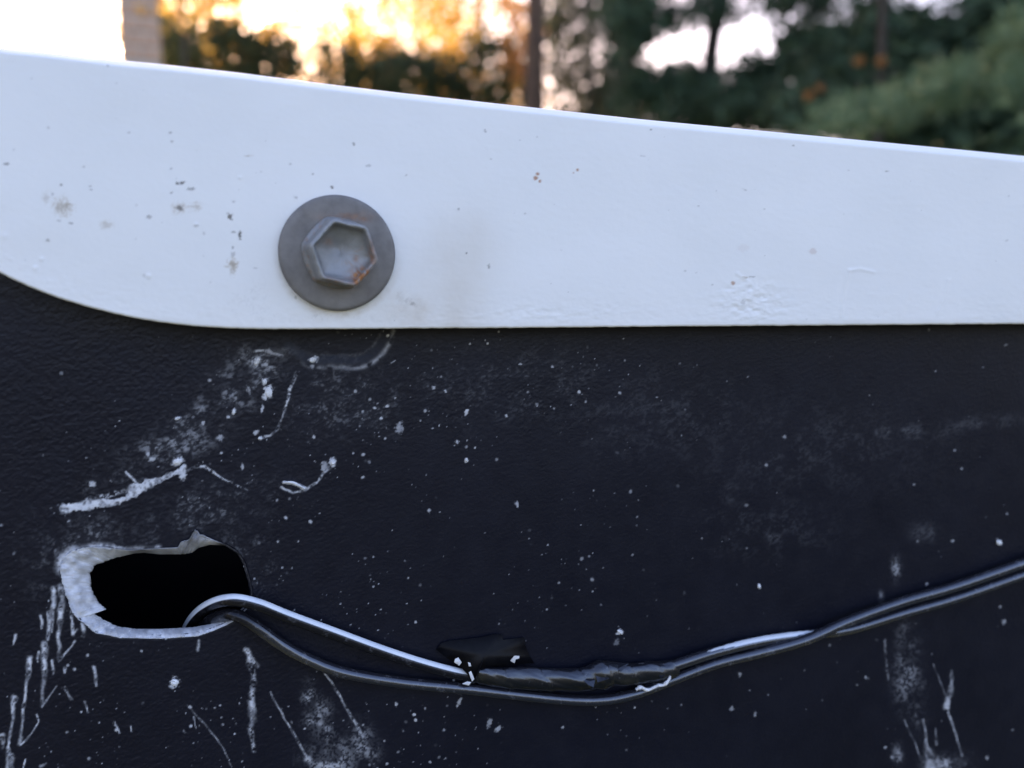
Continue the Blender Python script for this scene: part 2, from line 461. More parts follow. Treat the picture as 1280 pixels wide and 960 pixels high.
    # comb-like knife nicks left of the opening
    nick = [([(67, 738), (67, 752), (66, 770), (65, 790)], 4.5, 1.6), ([(77, 735), (77, 755), (74, 790), (73, 824)], 5.2, 2.6), ([(73, 826), (85, 812), (95, 800)], 1.8, 1.4),
            ([(52, 770), (52, 786)], 2.6, 1.4), ([(62, 768), (61, 790), (60, 800)], 4.2, 2.4), ([(55, 806), (56, 830), (54, 855), (53, 882)], 4.8, 2.6), ([(53, 883), (62, 870), (71, 857)], 1.6, 1.0),
            ([(38, 824), (36, 840), (33, 858)], 5.2, 2.4), ([(33, 858), (29, 890), (26, 930)], 1.8, 3.2), ([(27, 931), (40, 915), (49, 902)], 1.5, 1.0), ([(18, 872), (17, 885), (16, 900)], 4.6, 2.4),
            ([(16, 900), (12, 925), (9, 960)], 1.8, 4.4), ([(3, 920), (3, 934)], 4.5, 2.5), ([(90, 765), (91, 780), (92, 793)], 2.0, 3.2), ([(92, 793), (98, 786)], 1.6, 1.2), ([(104, 780), (105, 794)], 3.0, 2.0),
            ([(65, 825), (66, 842)], 2.0, 1.5), ([(81, 836), (81, 841)], 3.0, 2.4), ([(20, 794), (17, 806)], 2.2, 1.4), ([(117, 834), (119, 845), (121, 857)], 2.6, 2.2), ([(81, 860), (90, 873)], 1.6, 3.0),
            ([(106, 877), (111, 890)], 1.1, 1.6), ([(144, 903), (150, 916)], 2.0, 1.6), ([(50, 957), (58, 953)], 3.0, 2.0), ([(48, 815), (48, 828)], 1.6, 1.2), ([(46, 893), (49, 902)], 1.3, 1.3), ([(14, 945), (14, 965)], 3.5, 4.0),
            ([(32, 950), (28, 962)], 1.2, 1.2), ([(248, 800), (246, 812)], 2.0, 3.0), ([(165, 913), (164, 908)], 1.4, 1.4)]
    for p, w0, w1 in nick:
        S(a, p, w0 * .9, w1 * .8, .72, .9, .9, .34)
    S(a, [(74, 712), (78, 698), (92, 687), (125, 683), (160, 688), (200, 684)], 7, 3, .6, .9, 1.0)
    # lower scratches and rubbed streaks
    S(a, [(234, 881), (246, 894), (262, 912), (276, 930), (290, 958)], 0.9, 0.9, .34, .6, .7, .3); S(a, [(243, 895), (245, 910)], .9, .7, .4)
    S(a, [(308, 814), (316, 826), (322, 832)], 4.5, 3, .5, .9, .8, .4); S(a, [(310, 815), (313, 830), (318, 850), (314, 868), (317, 890), (313, 910), (318, 938)], 4.2, 3.0, .5, .95, .8, .42)
    S(a, [(314, 878), (316, 900)], 4.6, 4.0, .5, .9, .8)
    S(a, [(338, 865), (352, 892), (366, 915), (384, 948)], 1.2, 1.8, .4, .8, .7, .35); S(a, [(404, 838), (428, 875), (448, 910), (462, 935)], 1.0, 2.6, .38, .8, .7, .36)
    HZ(a, 400, 905, 14, 26, .62, .42, -.2); HZ(a, 412, 950, 26, 24, .55, .42, 0); HZ(a, 385, 870, 8, 16, .4, .45, 0); HZ(a, 455, 930, 14, 22, .4, .45, -.3); HZ(a, 386, 950, 6, 6, .8, .4)
    HZ(a, 300, 700, 40, 40, .12, .58)
    # long streak at the lower right
    HZ(a, 1120, 712, 5, 12, .45, .42); HZ(a, 1101, 748, 3, 7, .4, .42); HZ(a, 1126, 796, 8, 18, .42, .42, .1); HZ(a, 1134, 840, 14, 36, .3, .46, .1); HZ(a, 1150, 880, 10, 30, .16, .5)
    S(a, [(1165, 960), (1162, 945), (1158, 925)], 9, 2.5, .8, .9, .7); S(a, [(1158, 925), (1154, 900)], 2, 1, .4, .9, .7, .4); S(a, [(1170, 930), (1170, 910)], 2, 1, .35, .9, .7, .4)
    S(a, [(1190, 838), (1189, 860), (1183, 884)], 1.6, 5.0, .62, .8, .7); S(a, [(1166, 830), (1182, 868)], .8, .8, .25, .8, .7); S(a, [(1185, 890), (1195, 918), (1202, 945)], 1.6, 1.8, .3, .9, .8, .45)
    S(a, [(1131, 900), (1150, 945)], 1.0, 1.2, .3, .7, .7); S(a, [(1106, 800), (1110, 850)], 2, 2, .16, .9, .8, .45); HZ(a, 1122, 945, 6, 12, .3, .45); HZ(a, 1185, 955, 25, 12, .5, .45)
    # scattered crumbs of white
    rs = np.random.RandomState(7)
    n = 4600
    sx = rs.uniform(-20, 1300, n); sy = rs.uniform(412, 985, n)
    dens = 0.25 + 0.75 * np.exp(-((sx - 470) / 260) ** 2) + 0.5 * np.exp(-((sx - 120) / 130) ** 2) * (sy > 620)
    keep = rs.rand(n) < dens * np.where((sx < 260) & (sy < 520), .35, 1) * np.where(sx > 800, .5, 1) * sstep(.36, .62, fbm(sx / 60, sy / 45, 3, 88))
    for x, y in zip(sx[keep], sy[keep]):
        r = 0.45 + 1.4 * rs.rand() ** 5
        B(a, x, y, r * rs.uniform(.8, 1.5), r, rs.uniform(.08, .9) ** 1.6 * (0.55 if x > 800 else 1), .35, rs.uniform(-1.5, 1.5), .5)
    a = np.clip(a, 0, 1) * dense
    h += 0.10 * np.clip(a - 0.35, 0, 1) + 0.05 * a * (pt.n1 - 0.5)
    Y = -h * MM * dense
    th = np.arctan2(py - HC[1], px - HC[0]); rr = np.hypot(px - HC[0], py - HC[1])
    ro = radial(OUTER, np.linspace(-math.pi, math.pi, 2001))
    rl = np.interp(th, np.linspace(-math.pi, math.pi, 2001), ro)
    # the face eases back a touch round the cut
    Y = Y + 0.55 * MM * (1 - sstep(rl - 0.4, rl + 0.9, rr)) * (rr < rl + 2)
    V = np.stack([X, Y, Z], -1).reshape(-1, 3)
    nr, nc = X.shape
    Q = grid_quads(nr, nc)
    inside = (rr < rl * 0.985 - 0.6).ravel()
    Q = Q[~inside[Q].all(1)]
    me = np_mesh('front_face', V, Q, {'scuff': a.ravel()})
    root = empty('plastic_panel', (0, 0, 0.0), 'scuffed black textured plastic panel under the white plate, with a ragged cut opening', 'panel')
    link('front_face', me, M_PANEL, root)
    # hollow body behind the face
    bm = bmesh.new()
    xa, xb, za, zb, d = xs[0], xs[-1], zs[0], zs[-1], 0.055
    f = [bm.verts.new((x, y, z)) for y in (0.0, d) for (x, z) in ((xa, za), (xb, za), (xb, zb), (xa, zb))]
    for q in ((0, 1, 5, 4), (1, 2, 6, 5), (2, 3, 7, 6), (3, 0, 4, 7), (4, 5, 6, 7)):
        bm.faces.new([f[k] for k in q])
    me = bpy.data.meshes.new('hollow_back'); bm.to_mesh(me); bm.free()
    at = me.attributes.new('scuff', 'FLOAT', 'POINT')
    link('hollow_back', me, M_PANEL, root)
    # torn rim of the opening
    N, K = 900, 14
    th = np.linspace(-math.pi, math.pi, N, endpoint=False)
    ro, ri = radial(OUTER, th), radial(INNER, th)
    ro = ro + (fbm(th * 40, th * 0 + 3, 4, 8, .7) - .5) * 5.0 * sstep(6, 34, ro - ri); ri = ri + (fbm(th * 34, th * 0 + 9, 4, 18, .7) - .5) * 4.5 * sstep(6, 34, ro - ri)
    w = np.maximum(ro - ri, 0.6)
    ts = np.array([-.06, 0, .06, .14, .24, .34, .44, .54, .64, .74, .84, .93, 1.0, 1.02])
    VV, WW = [], []
    for k, t in enumerate(ts):
        r = ro * (1 - min(max(t, 0), 1)) + (ro - w) * min(max(t, 0), 1)
        if t < 0: r = ro + 1.1
        _r = ro * (1 - min(max(t, 0), 1)) + (ro - w) * min(max(t, 0), 1)
        lump = (fbm((HC[0] + _r * np.cos(th)) / 9, (HC[1] + _r * np.sin(th)) / 9, 4, 61) - .5)
        wide = sstep(3, 20, w)
        ydep = np.where(wide > .5, 1.0, 1.0) * (2.6 * t ** 1.5) - 0.28 * wide * math.sin(min(max(t, 0), 1) * math.pi) ** .5
        y = ydep + lump * (0.15 + 1.3 * wide) * (1 if 0 < t < 1.01 else .2)
        if t < 0: y = np.full(N, 0.45)
        if t == 0: y = -0.20 - 0.16 * wide + lump * .1
        if t > 1: y = np.full(N, 3.4); r = r + 5
        P = unproj(HC[0] + r * np.cos(th), HC[1] + r * np.sin(th), y * MM)
        VV.append(P)
        white = sstep(2.5, 8, w) * (0.78 + 0.5 * lump)
        flap = np.exp(-(((th + 1.15) / .28) ** 2))                 # the grey flap at the top stays thin and smoky
        qx, qy = HC[0] + r * np.cos(th), HC[1] + r * np.sin(th)
        streak = fbm(qx / 7, qy / 11, 4, 71)
        white = white * (1 - .6 * flap) * (0.95 + 0.25 * sstep(.3, .65, streak))
        topsoft = sstep(-2.75, -2.0, th) * (1 - sstep(-1.5, -1.3, th))
        white = white * (1 - 0.55 * topsoft * (0.4 + streak))
        WW.append(np.clip(white if t <= 1.0 else white * 0, 0, 1))
    me = np_mesh('torn_rim', np.concatenate(VV), grid_quads(len(ts), N, True), {'white': np.concatenate(WW)})
    link('torn_rim', me, M_RIM, root)
    # curled shavings and crumbs still stuck to the face
    def lump(name, x, y, rx, ry, ang, seed):
        rs = np.random.RandomState(seed)
        vs, qs = [], []
        n = 9
        for k, (s, hh) in enumerate(((1.0, -.05), (.9, .22), (.5, .34))):
            for j in range(n):
                t = 2 * math.pi * j / n
                r = s * (0.8 + .4 * rs.rand())
                u, v = rx * r * math.cos(t), ry * r * math.sin(t)
                vs.append(unproj(x + u * math.cos(ang) - v * math.sin(ang), y + u * math.sin(ang) + v * math.cos(ang), -hh * MM * (.8 + .4 * rs.rand())))
        me = np_mesh(name, np.array(vs), [grid_quads(3, n, True), np.array([[2 * n, 2 * n + j, 2 * n + j + 1] for j in range(1, n - 1)])], None, False)
        link(name, me, M_CHIP, root)
    for k, q in enumerate([(336, 490, 4.5, 7, .1), (331, 477, 3, 3.6, 0), (321, 452, 3, 5.5, .5), (391, 450, 5, 3.2, -.4), (222, 577, 6, 3.6, -.4), (416, 578, 3, 4.2, 0), (218, 853, 5.4, 4.4, 0), (1249, 678, 3.8, 3.2, .3),
                           (775, 790, 4.2, 2.6, .5), (222, 523, 3.8, 1.8, -.3), (949, 733, 2.0, 3.2, 0), (583, 575, 2.0, 2.6, .2), (325, 548, 2.6, 2.0, .2), (292, 515, 2.0, 3.4, .2)]):
        lump('paint_chip', *q, seed=k)
    def curl(name, pts, wpx, ht):
        C = crom(pts, 26); vs = []
        for i, (x, y) in enumerate(C):
            t = i / 25
            tan = C[min(i + 1, 25)] - C[max(i - 1, 0)]; tan = tan / (np.hypot(*tan) + 1e-9); nn = np.array([-tan[1], tan[0]])
            ww = wpx * (0.3 + math.sin(math.pi * min(max(t, .06), .94)))
            for s, yy in ((-1, -.05), (-.6, -ht), (.6, -ht * .9), (1, -.05)):
                vs.append(unproj(x + nn[0] * s * ww, y + nn[1] * s * ww, yy * MM))
        link(name, np_mesh(name, np.array(vs), grid_quads(26, 4)), M_CHIP, root)
    curl('plastic_shaving', [(354, 603), (364, 603), (372, 606), (381, 611)], 1.5, .5)
    return root

PANEL = build_panel()

# ------------------------------------------------------------------ white plate with a rounded end
YF = -6.0                                                 # its front face, mm in front of the panel
BOT = [(-152, 190), (-146, 235), (-120, 268), (-80, 298), (-40, 321), (0, 341), (30, 356), (60, 368), (100, 381), (150, 394), (200, 403), (250, 408.5), (300, 411), (350, 411.7), (420, 411.5), (500, 410.7), (640, 410), (800, 408.5), (1000, 407), (1280, 405), (1700, 402)]
TOP = [(-152, 150), (-146, 112), (-120, 84), (-80, 68), (-40, 57), (0, 58.5), (50, 63.5), (100, 69.5), (150, 75.5), (200, 80), (300, 91), (400, 104), (500, 116), (640, 131.5), (800, 149), (900, 158.5), (1000, 168), (1100, 177.5), (1200, 187), (1280, 195), (1500, 216), (1700, 236)]
def build_board():
    cols = np.concatenate([np.linspace(-152, -110, 40)[:-1], np.arange(-110, -20, 3.0), np.arange(-20, 1300, 1.35), np.linspace(1301, 1700, 60)])
    B_ = np.array(BOT); T_ = np.array(TOP)
    bot = np.interp(cols, B_[:, 0], B_[:, 1]); top = np.interp(cols, T_[:, 0], T_[:, 1])
    ker = np.ones(31) / 31
    def smooth(a):
        p = np.concatenate([2 * a[0] - a[15:0:-1], a, 2 * a[-1] - a[-2:-17:-1]])
        return np.convolve(p, ker, 'valid')
    bot[60:] = smooth(bot)[60:]; top[60:] = smooth(top)[60:]
    bot = bot + (fbm(cols / 9, cols * 0, 3, 14) - .5) * 0.9
    nr = 230
    fr = np.linspace(0, 1, nr)
    ib, it = 2.6, 9.0                                     # rounding of the lower and upper edge, pixels
    rows = []
    # (pixel inset from the bottom edge, y mm), then the face, then the upper rounding
    for a in np.linspace(math.pi / 2, 0, 5)[:-1]:
        rows.append((bot - ib * (1 - math.sin(a)), np.full_like(cols, YF + ib * .13 * (1 - math.cos(a)))))
    for f in fr:
        rows.append(((bot - ib) * (1 - f) + (top + it) * f, np.full_like(cols, YF)))
    for ins, dep in ((7.4, .02), (6.4, .10), (5.6, .30), (4.2, .70), (2.8, 1.10), (1.4, 1.50), (.7, 1.75), (.2, 2.0), (0, 2.4)):
        rows.append((top + ins, np.full_like(cols, YF + dep)))
    PY = np.array([r[0] for r in rows]); YY = np.array([r[1] for r in rows]); PX = np.broadcast_to(cols, PY.shape).copy()
    pt = Paint(PX, PY)
    dirt = np.zeros_like(PX); rust = np.zeros_like(PX); stain = np.zeros_like(PX)
    B, S, HZ = pt.blob, pt.stroke, pt.haze
    for q in [(78, 259, 9, 8, .42), (84, 257, 4, 4, .5), (73, 262, 5, 4, .35), (57, 247, 4, 5, .22), (65, 243, 2, 2, .5), (222, 229, 2.2, 1.4, .9), (227, 229, 2.4, 1.6, .95), (230, 227.5, 1.6, 1.2, .9), (239, 236, 3.6, 1.6, .6),
              (214, 241, 2, 1, .8), (224, 260, 4.6, 3.2, .75), (224, 260, 8, 5, .3), (246, 258, 5, 4, .3), (240, 258, 5, 1.5, .25), (186, 271, 3, 2, .5), (288, 271, 2.6, 3.4, .9), (286, 267, 2, 1.4, .5), (300, 291, 2.2, 2.4, 1), (299.6, 296, 1.4, 2, .9),
              (300, 299, 1, 1, .8), (292, 290, 3, .9, .5), (291, 330, 4.5, 6, .55), (291, 336, 3, 6, .35), (284, 333, 4, 1.4, .3), (8, 205, 3, 1.2, .7), (77, 231, 2, 1, .8), (113, 233, 1.8, .9, .5), (114, 237, 1.8, .9, .6),
              (133, 281, 6, 4, .25), (88, 279, 2.4, 1, .6), (74, 276, 2.4, 1, .5), (60, 300, 2, 1.6, .5), (214, 211, 2, 1, .4), (246, 282, 3, .9, .4), (255, 292, 2, 2, .3), (292, 252, 2, 1, .45), (291, 309, 1.6, 1.6, .5), (291, 318, 2.4, 2.6, .35),
              (319, 335, 2.4, 1, .3), (606, 163, 1.8, 1.8, .5), (442, 180, 1.6, 1.6, .6), (461, 207, 3, 1.4, .35), (213, 166, 1.6, 1.4, .5), (215, 177, 1.6, 1, .5), (161, 166, 1.6, 1, .4), (135, 82, 2, 1, .5), (310, 195, 5, .7, .4), (415, 234, 1.6, 1.6, .8),
              (370, 247, 2, 2, .4), (583, 316, 1.4, 1.4, .7), (573, 261, 1.6, 1.4, .5), (508, 219, 1.8, 1.4, .35), (611, 333, 1.4, 3, .5), (516, 380, 2.4, 2, .4), (932, 347, 4, 1.2, .4), (940, 346, 3, 1, .4), (1108, 214, 2, 1, .45), (1061, 213, 1.4, 1, .3), (814, 162, 1.8, 1, .5), (992, 182, 1.6, 1, .5),
              (672, 171, 1, 1, .4), (803, 195, 3, .8, .3), (650, 175, 1, 1, .3), (17, 187, 2, 1, .4), (105, 208, 2, 1, .3), (929, 378, 2.4, 3, .3), (369, 372, 2, 1.4, .5), (180, 345, 2, 2, .2), (500, 372, 5, 8, .16)]:
        if q[4] <= .56 and max(q[2], q[3]) >= 3.4:          # soft brown grime
            B(stain, q[0], q[1], q[2] * 1.1, q[3] * 1.1, min(1, q[4] * 1.5), rough=1.0, soft=.7); B(dirt, q[0], q[1], q[2] * .7, q[3] * .7, q[4] * .55, rough=1.3, soft=.7)
        else:
            B(dirt, *q, rough=1.0)
    rs = np.random.RandomState(3)
    for k in range(75):
        x, y = rs.uniform(-20, 1290), rs.uniform(80, 408)
        r = 0.5 + 1.0 * rs.rand() ** 3
        B(dirt, x, y, r * rs.uniform(1, 1.8), r, rs.uniform(.12, .42), .4, rs.uniform(-.5, .5))
    for q in [(669.5, 222.5, 2.6, 2.6, .85), (672, 217.5, 2.0, 1.8, .8), (675, 226.5, 1.9, 1.8, .8), (722, 212.5, 1.8, 1.8, .75), (717, 216, 1.3, 1.1, .5), (916, 354, 2.4, 2.4, .7), (1016, 314, 4.5, 3.6, .24), (929, 310, 7, 5, .08), (405, 386, 8, 1.2, .1)]:
        B(rust, *q, rough=.35)
    # beige run-off right of the bolt and along the lower edge under it
    e1 = np.exp(-((PX - (585 - (PY - 240) * .14)) / 46) ** 2) * sstep(225, 330, PY) * (0.5 + .5 * fbm(PX / 26, PY / 40, 3, 2))
    e2 = np.exp(-((PX - 520) / 45) ** 2 - ((PY - 392) / 26) ** 2) * (0.3 + .9 * fbm(PX / 9, PY / 9, 4, 12))
    e3 = np.exp(-((PX - 430) / 90) ** 2) * sstep(385, 411, PY) * .5 * fbm(PX / 12, PY / 8, 3, 15)
    e4 = sstep(9, 0, bot[None, :] - PY) * (.18 + .35 * fbm(PX / 14, PY / 4, 3, 33))
    stain = np.clip(np.maximum.reduce([.42 * e1, .5 * e2, .4 * e3, .42 * e4, stain]), 0, .8)
    ring = np.hypot(PX - 423, PY - 318)
    stain = np.maximum(stain, .42 * np.exp(-((ring - 76) / 5) ** 2) * sstep(-20, 60, PY - 318) * (.2 + fbm(PX / 8, PY / 8, 3, 44)))
    HZ(dirt, 500, 385, 20, 20, .28, .55); HZ(dirt, 395, 397, 70, 6, .2, .55); HZ(dirt, 310, 375, 30, 30, .10, .55)
    # relief: slight waviness, orange-peel, blistered paint near the lower right
    face = sstep(1, 8, bot[None, :] - PY) * sstep(1, 8, PY - top[None, :])
    h = 0.16 * (fbm(PX / 120, PY / 90, 2, 71) - .5) + 0.022 * (fbm(PX / 9, PY / 5, 3, 72) - .5)
    low = sstep(70, 5, bot[None, :] - PY)
    h += low * 0.05 * (fbm(PX / 7, PY / 4, 3, 73) - .5)
    bl = np.exp(-((PX - 940) / 42) ** 2 - ((PY - 378) / 24) ** 2)
    h += 0.34 * bl * (fbm(PX / 9, PY / 6, 3, 74) - .45) + .14 * np.exp(-((PX - 690) / 90) ** 2 - ((PY - 392) / 12) ** 2) * (fbm(PX / 8, PY / 5, 3, 75) - .5)
    for pts in ([(1062, 338), (1058, 352), (1054, 375), (1052, 395)], [(1062, 338), (1075, 336), (1092, 340)], [(1186, 350), (1180, 375), (1172, 392)], [(922, 342), (936, 352), (930, 372), (945, 378)]):
        d, t = seg_dist(PX, PY, pts); h += 0.06 * np.exp(-(d / 2.2) ** 2)
    for (x, y, r, k) in [(44, 335, 3, .12), (52, 324, 2.4, .1), (186, 345, 3, .12), (245, 281, 2.4, .1), (300, 222, 2, .08), (5, 295, 4, .06), (470, 350, 3, .05)]:
        h += k * np.exp(-(((PX - x) ** 2 + (PY - y) ** 2) / r ** 2))
    Y = (YY - h * face) * MM
    V = unproj(PX, PY, Y)
    nrr, ncc = PX.shape
    # underside, back and upper side
    yb = -0.45 * MM
    back = [np.stack([V[-1][:, 0], np.full(ncc, yb), V[-1][:, 2]], -1), np.stack([V[0][:, 0], np.full(ncc, yb), V[0][:, 2]], -1)]
    VV = np.concatenate([V.reshape(-1, 3), back[0], back[1]])
    Q = grid_quads(nrr, ncc)
    b0, b1 = nrr * ncc, nrr * ncc + ncc
    c = np.arange(ncc - 1)
    l0 = (nrr - 1) * ncc
    Q2 = np.stack([l0 + c, l0 + c + 1, b0 + c + 1, b0 + c], -1)
    Q3 = np.stack([b0 + c, b0 + c + 1, b1 + c + 1, b1 + c], -1)
    Q4 = np.stack([b1 + c, b1 + c + 1, c + 1, c], -1)
    # closing caps at both ends
    caps = []
    for e in (0, ncc - 1):
        k = nrr // 2
        ids = np.arange(nrr) * ncc + e
        tri = np.stack([np.full(nrr - 1, b0 + e), ids[:-1], ids[1:]], -1); caps.append(tri)
        caps.append(np.array([[b0 + e, b1 + e, ids[0]]]))
    z = np.zeros(2 * ncc)
    me = np_mesh('white_plate', VV, [np.concatenate([Q, Q2, Q3, Q4])] + caps,
                 {'dirt': np.concatenate([dirt.ravel(), z]), 'rust': np.concatenate([rust.ravel(), z]), 'stain': np.concatenate([stain.ravel(), z + .5])})
    return link('white_plate', me, M_BOARD, None, 'white painted plate with a rounded end, tapering sideways and bolted over the black panel', 'plate')
build_board()

# ------------------------------------------------------------------ bolt with its washer
def build_bolt():
    yw = (YF - 1.5) * MM
    c = unproj(422.2, 316.4, yw)
    rad = (unproj(496.2, 316.4, yw)[0] - unproj(348.6, 316.4, yw)[0]) / 2
    root = empty('hex_bolt', (c[0], YF * MM, c[2]), 'rusty grey hex bolt with a dished head on a wide round washer', 'bolt')
    N = 128
    th = np.linspace(0, 2 * math.pi, N, endpoint=False)
    wob = 1 + 0.006 * (fbm(np.cos(th) * 2 + 9, np.sin(th) * 2 + 9, 2, 3) - .5)
    prof = [(1.0, -.10), (1.0, .55), (0.995, .95), (0.985, 1.25), (0.965, 1.42), (0.93, 1.50), (0.8, 1.52), (0.62, 1.53), (0.45, 1.50), (0.25, 1.5), (0.02, 1.5)]
    V, A = [], []
    for r, d in prof:
        dents = 0.05 * (fbm(np.cos(th) * r * 6 + 3, np.sin(th) * r * 6 + 5, 3, 6) - .5) * (d > 1)
        x, z = c[0] + rad * r * wob * np.cos(th), c[2] + rad * r * wob * np.sin(th)
        V.append(np.stack([x, (YF - d - dents) * MM * np.ones(N), z], -1))
        px, py = proj(V[-1])
        ru = .75 * np.exp(-((px - 432) / 24) ** 2 - ((py - 270) / 5) ** 2) * fbm(px / 6, py / 4, 3, 6) * 1.3
        ru += .5 * np.exp(-((px - 458) / 8) ** 2 - ((py - 276) / 5) ** 2)
        A.append(np.clip(ru, 0, .8))
    # denser rings so the rust halo has vertices to sit on
    Vd, Ad = [], []
    P = np.array(V)
    rr = np.concatenate([np.arange(0, 6, 1.0), np.linspace(6, 10, 40)])
    for s in rr:
        i = min(int(s), len(P) - 2); t = s - i
        v = P[i] * (1 - t) + P[i + 1] * t
        px, py = proj(v)
        ru = .6 * np.exp(-((px - 430) / 26) ** 2 - ((py - 270.5) / 4.6) ** 2) * np.clip(fbm(px / 5, py / 3, 3, 6) * 1.6 - .15, 0, 1)
        ru = np.maximum(ru, .45 * np.exp(-((px - 455) / 9) ** 2 - ((py - 274) / 4) ** 2) * fbm(px / 5, py / 3, 3, 8) * 1.6)
        Vd.append(v); Ad.append(np.clip(ru, 0, .85))
    me = np_mesh('washer', np.concatenate(Vd), grid_quads(len(Vd), N, True), {'rust': np.concatenate(Ad)})
    link('washer', me, M_WASHER, root)
    # head
    hh = 5.0
    k = unproj(428.0, 317.0, (YF - 1.5 - hh) * MM)
    R0 = 46.5 * (unproj(429.0, 317, (YF - 6.5) * MM)[0] - unproj(428.0, 317, (YF - 6.5) * MM)[0])
    N = 144
    th = np.linspace(0, 2 * math.pi, N, endpoint=False)
    def hexr(t, rot=R(48), soft=0.05):
        a = (t - rot + math.pi / 6) % (math.pi / 3) - math.pi / 6
        r = math.cos(math.pi / 6) / np.cos(np.abs(np.abs(a) - math.pi / 6))
        r = math.cos(math.pi / 6) / np.maximum(np.cos(math.pi / 6 - np.abs(a)), 1e-6)
        return np.minimum(r, 1 - soft * .6)
    hx = hexr(th)
    lv = [(1.13, 0.0, .55), (1.12, .35, .55), (1.08, .6, .7), (1.03, .9, 1), (1.01, 1.6, 1), (1.0, 2.6, 1), (.995, 3.6, 1), (.99, 4.3, 1), (.975, 4.65, 1), (.95, 4.88, 1), (.92, 4.97, 1), (.89, 4.98, 1), (.865, 4.9, 1), (.845, 4.7, 1),
          (.83, 4.3, 1), (.81, 3.85, 1), (.78, 3.5, .95), (.73, 3.25, .8), (.66, 3.08, .6), (.56, 2.92, .35), (.45, 2.76, .15), (.33, 2.62, 0), (.2, 2.54, 0), (.08, 2.50, 0), (.001, 2.5, 0)]
    # the head sits slightly askew: its axis leans towards +x
    lean = R(7)
    base = np.array([c[0] + 0.15 * MM, (YF - 1.5) * MM, c[2] - .05 * MM])
    ax = np.array([math.sin(lean), -math.cos(lean), -0.02]); ax /= np.linalg.norm(ax)
    e1 = np.array([math.cos(lean), math.sin(lean), 0]); e2 = np.cross(e1, ax) * -1
    if e2[2] < 0: e2 = -e2
    V, A = [], []
    for i, (s, d, hxm) in enumerate(lv):
        rr = R0 * s * (hx * hxm + 0.90 * (1 - hxm))
        nz = fbm(np.cos(th) * 2.3 + s * 4 + 20, np.sin(th) * 2.3 + s * 3 + 20, 3, 5) - .5
        dd = d + nz * (.42 if .8 < s < 1.0 and d > 4 else .12 if s < .8 else .06)
        rr = rr * (1 + nz * (.035 if s > .8 else .05))
        # off-centre dent in the dish
        x_, z_ = rr * np.cos(th), rr * np.sin(th)
        if s < .75:
            dd = dd - .5 * np.exp(-(((x_ + .1 * R0) / (.30 * R0)) ** 2 + ((z_ - .18 * R0) / (.26 * R0)) ** 2))
        v = base + np.outer(dd * MM, ax) + np.outer(x_, e1) + np.outer(z_, e2)
        px, py = proj(v)
        n = fbm(px / 4, py / 4, 3, 4)
        ru = 1.9 * np.exp(-((px - 453) / 13) ** 2 - ((py - 347) / 11) ** 2) * sstep(.25, .6, n) * (s > .55)
        ru = np.maximum(ru, .8 * np.exp(-((px - 466) / 5) ** 2 - ((py - 318) / 22) ** 2) * (s > .78) * (n * 1.3))
        ru = np.maximum(ru, .5 * np.exp(-((px - 415) / 20) ** 2 - ((py - 350) / 5) ** 2) * (s > .8) * n)
        ru = np.maximum(ru, .55 * np.exp(-((px - 410) / 6) ** 2 - ((py - 302) / 6) ** 2) * n * (s < .8))
        ru = np.maximum(ru, .5 * np.exp(-((px - 445) / 16) ** 2 - ((py - 322) / 12) ** 2) * sstep(.55, .7, n))
        ru = np.maximum(ru, .35 * (s > 1.0) * sstep(.5, .75, n))
        V.append(v); A.append(np.clip(ru, 0, 1))
    me = np_mesh('head', np.concatenate(V), grid_quads(len(lv), N, True), {'rust': np.concatenate(A)})
    link('head', me, M_HEAD, root)
build_bolt()

# ------------------------------------------------------------------ two-core wire with a taped splice
def sweep(C, rad, nseg=28, stripe=None, noise=0.0, seed=0, oval=(1, 1), cap=True, wraps=0):
    """tube along the points; angle 0 faces the viewer side (-y), 90 degrees is up"""
    C = np.asarray(C); n = len(C)
    T = np.gradient(C, axis=0); T /= np.linalg.norm(T, axis=1)[:, None]
    fr = np.array([0, -1.0, 0])
    th = np.linspace(0, 2 * math.pi, nseg, endpoint=False)
    V, A = [], []
    N0 = None
    rad = np.broadcast_to(rad, (n,))
    for i in range(n):
        Nn = fr - T[i] * (fr @ T[i])
        if np.linalg.norm(Nn) < .25: Nn = Nn + np.array([0, 0, .6]) - T[i] * (0.6 * T[i][2])
        Nn /= np.linalg.norm(Nn)
        Bn = np.cross(Nn, T[i]) 
        if Bn[2] < 0 and abs(Bn[2]) > .05: Bn = -Bn
        r = rad[i] * (1 + noise * (fbm(np.cos(th) * 1.5 + 5, np.sin(th) * 1.5 + i * (.10 if n < 200 else .055) + 5, 3, seed) - .5) * 2)
        if wraps: r = r * (1 + .10 * (((i / n) * wraps + th / (2 * math.pi)) % 1.0) - .05)   # overlapping turns
        V.append(C[i] + np.outer(r * oval[0] * np.cos(th), Nn) + np.outer(r * oval[1] * np.sin(th), Bn))
        A.append(stripe(i / (n - 1), th) if stripe else np.zeros(nseg))
    Q = [grid_quads(n, nseg, True)]
    if cap:
        a = np.arange(1, nseg - 1)
        Q.append(np.stack([a * 0, a, a + 1], -1)); b = (n - 1) * nseg
        Q.append(np.stack([a * 0 + b, b + a + 1, b + a], -1))
    return np.concatenate(V), Q, np.concatenate(A)

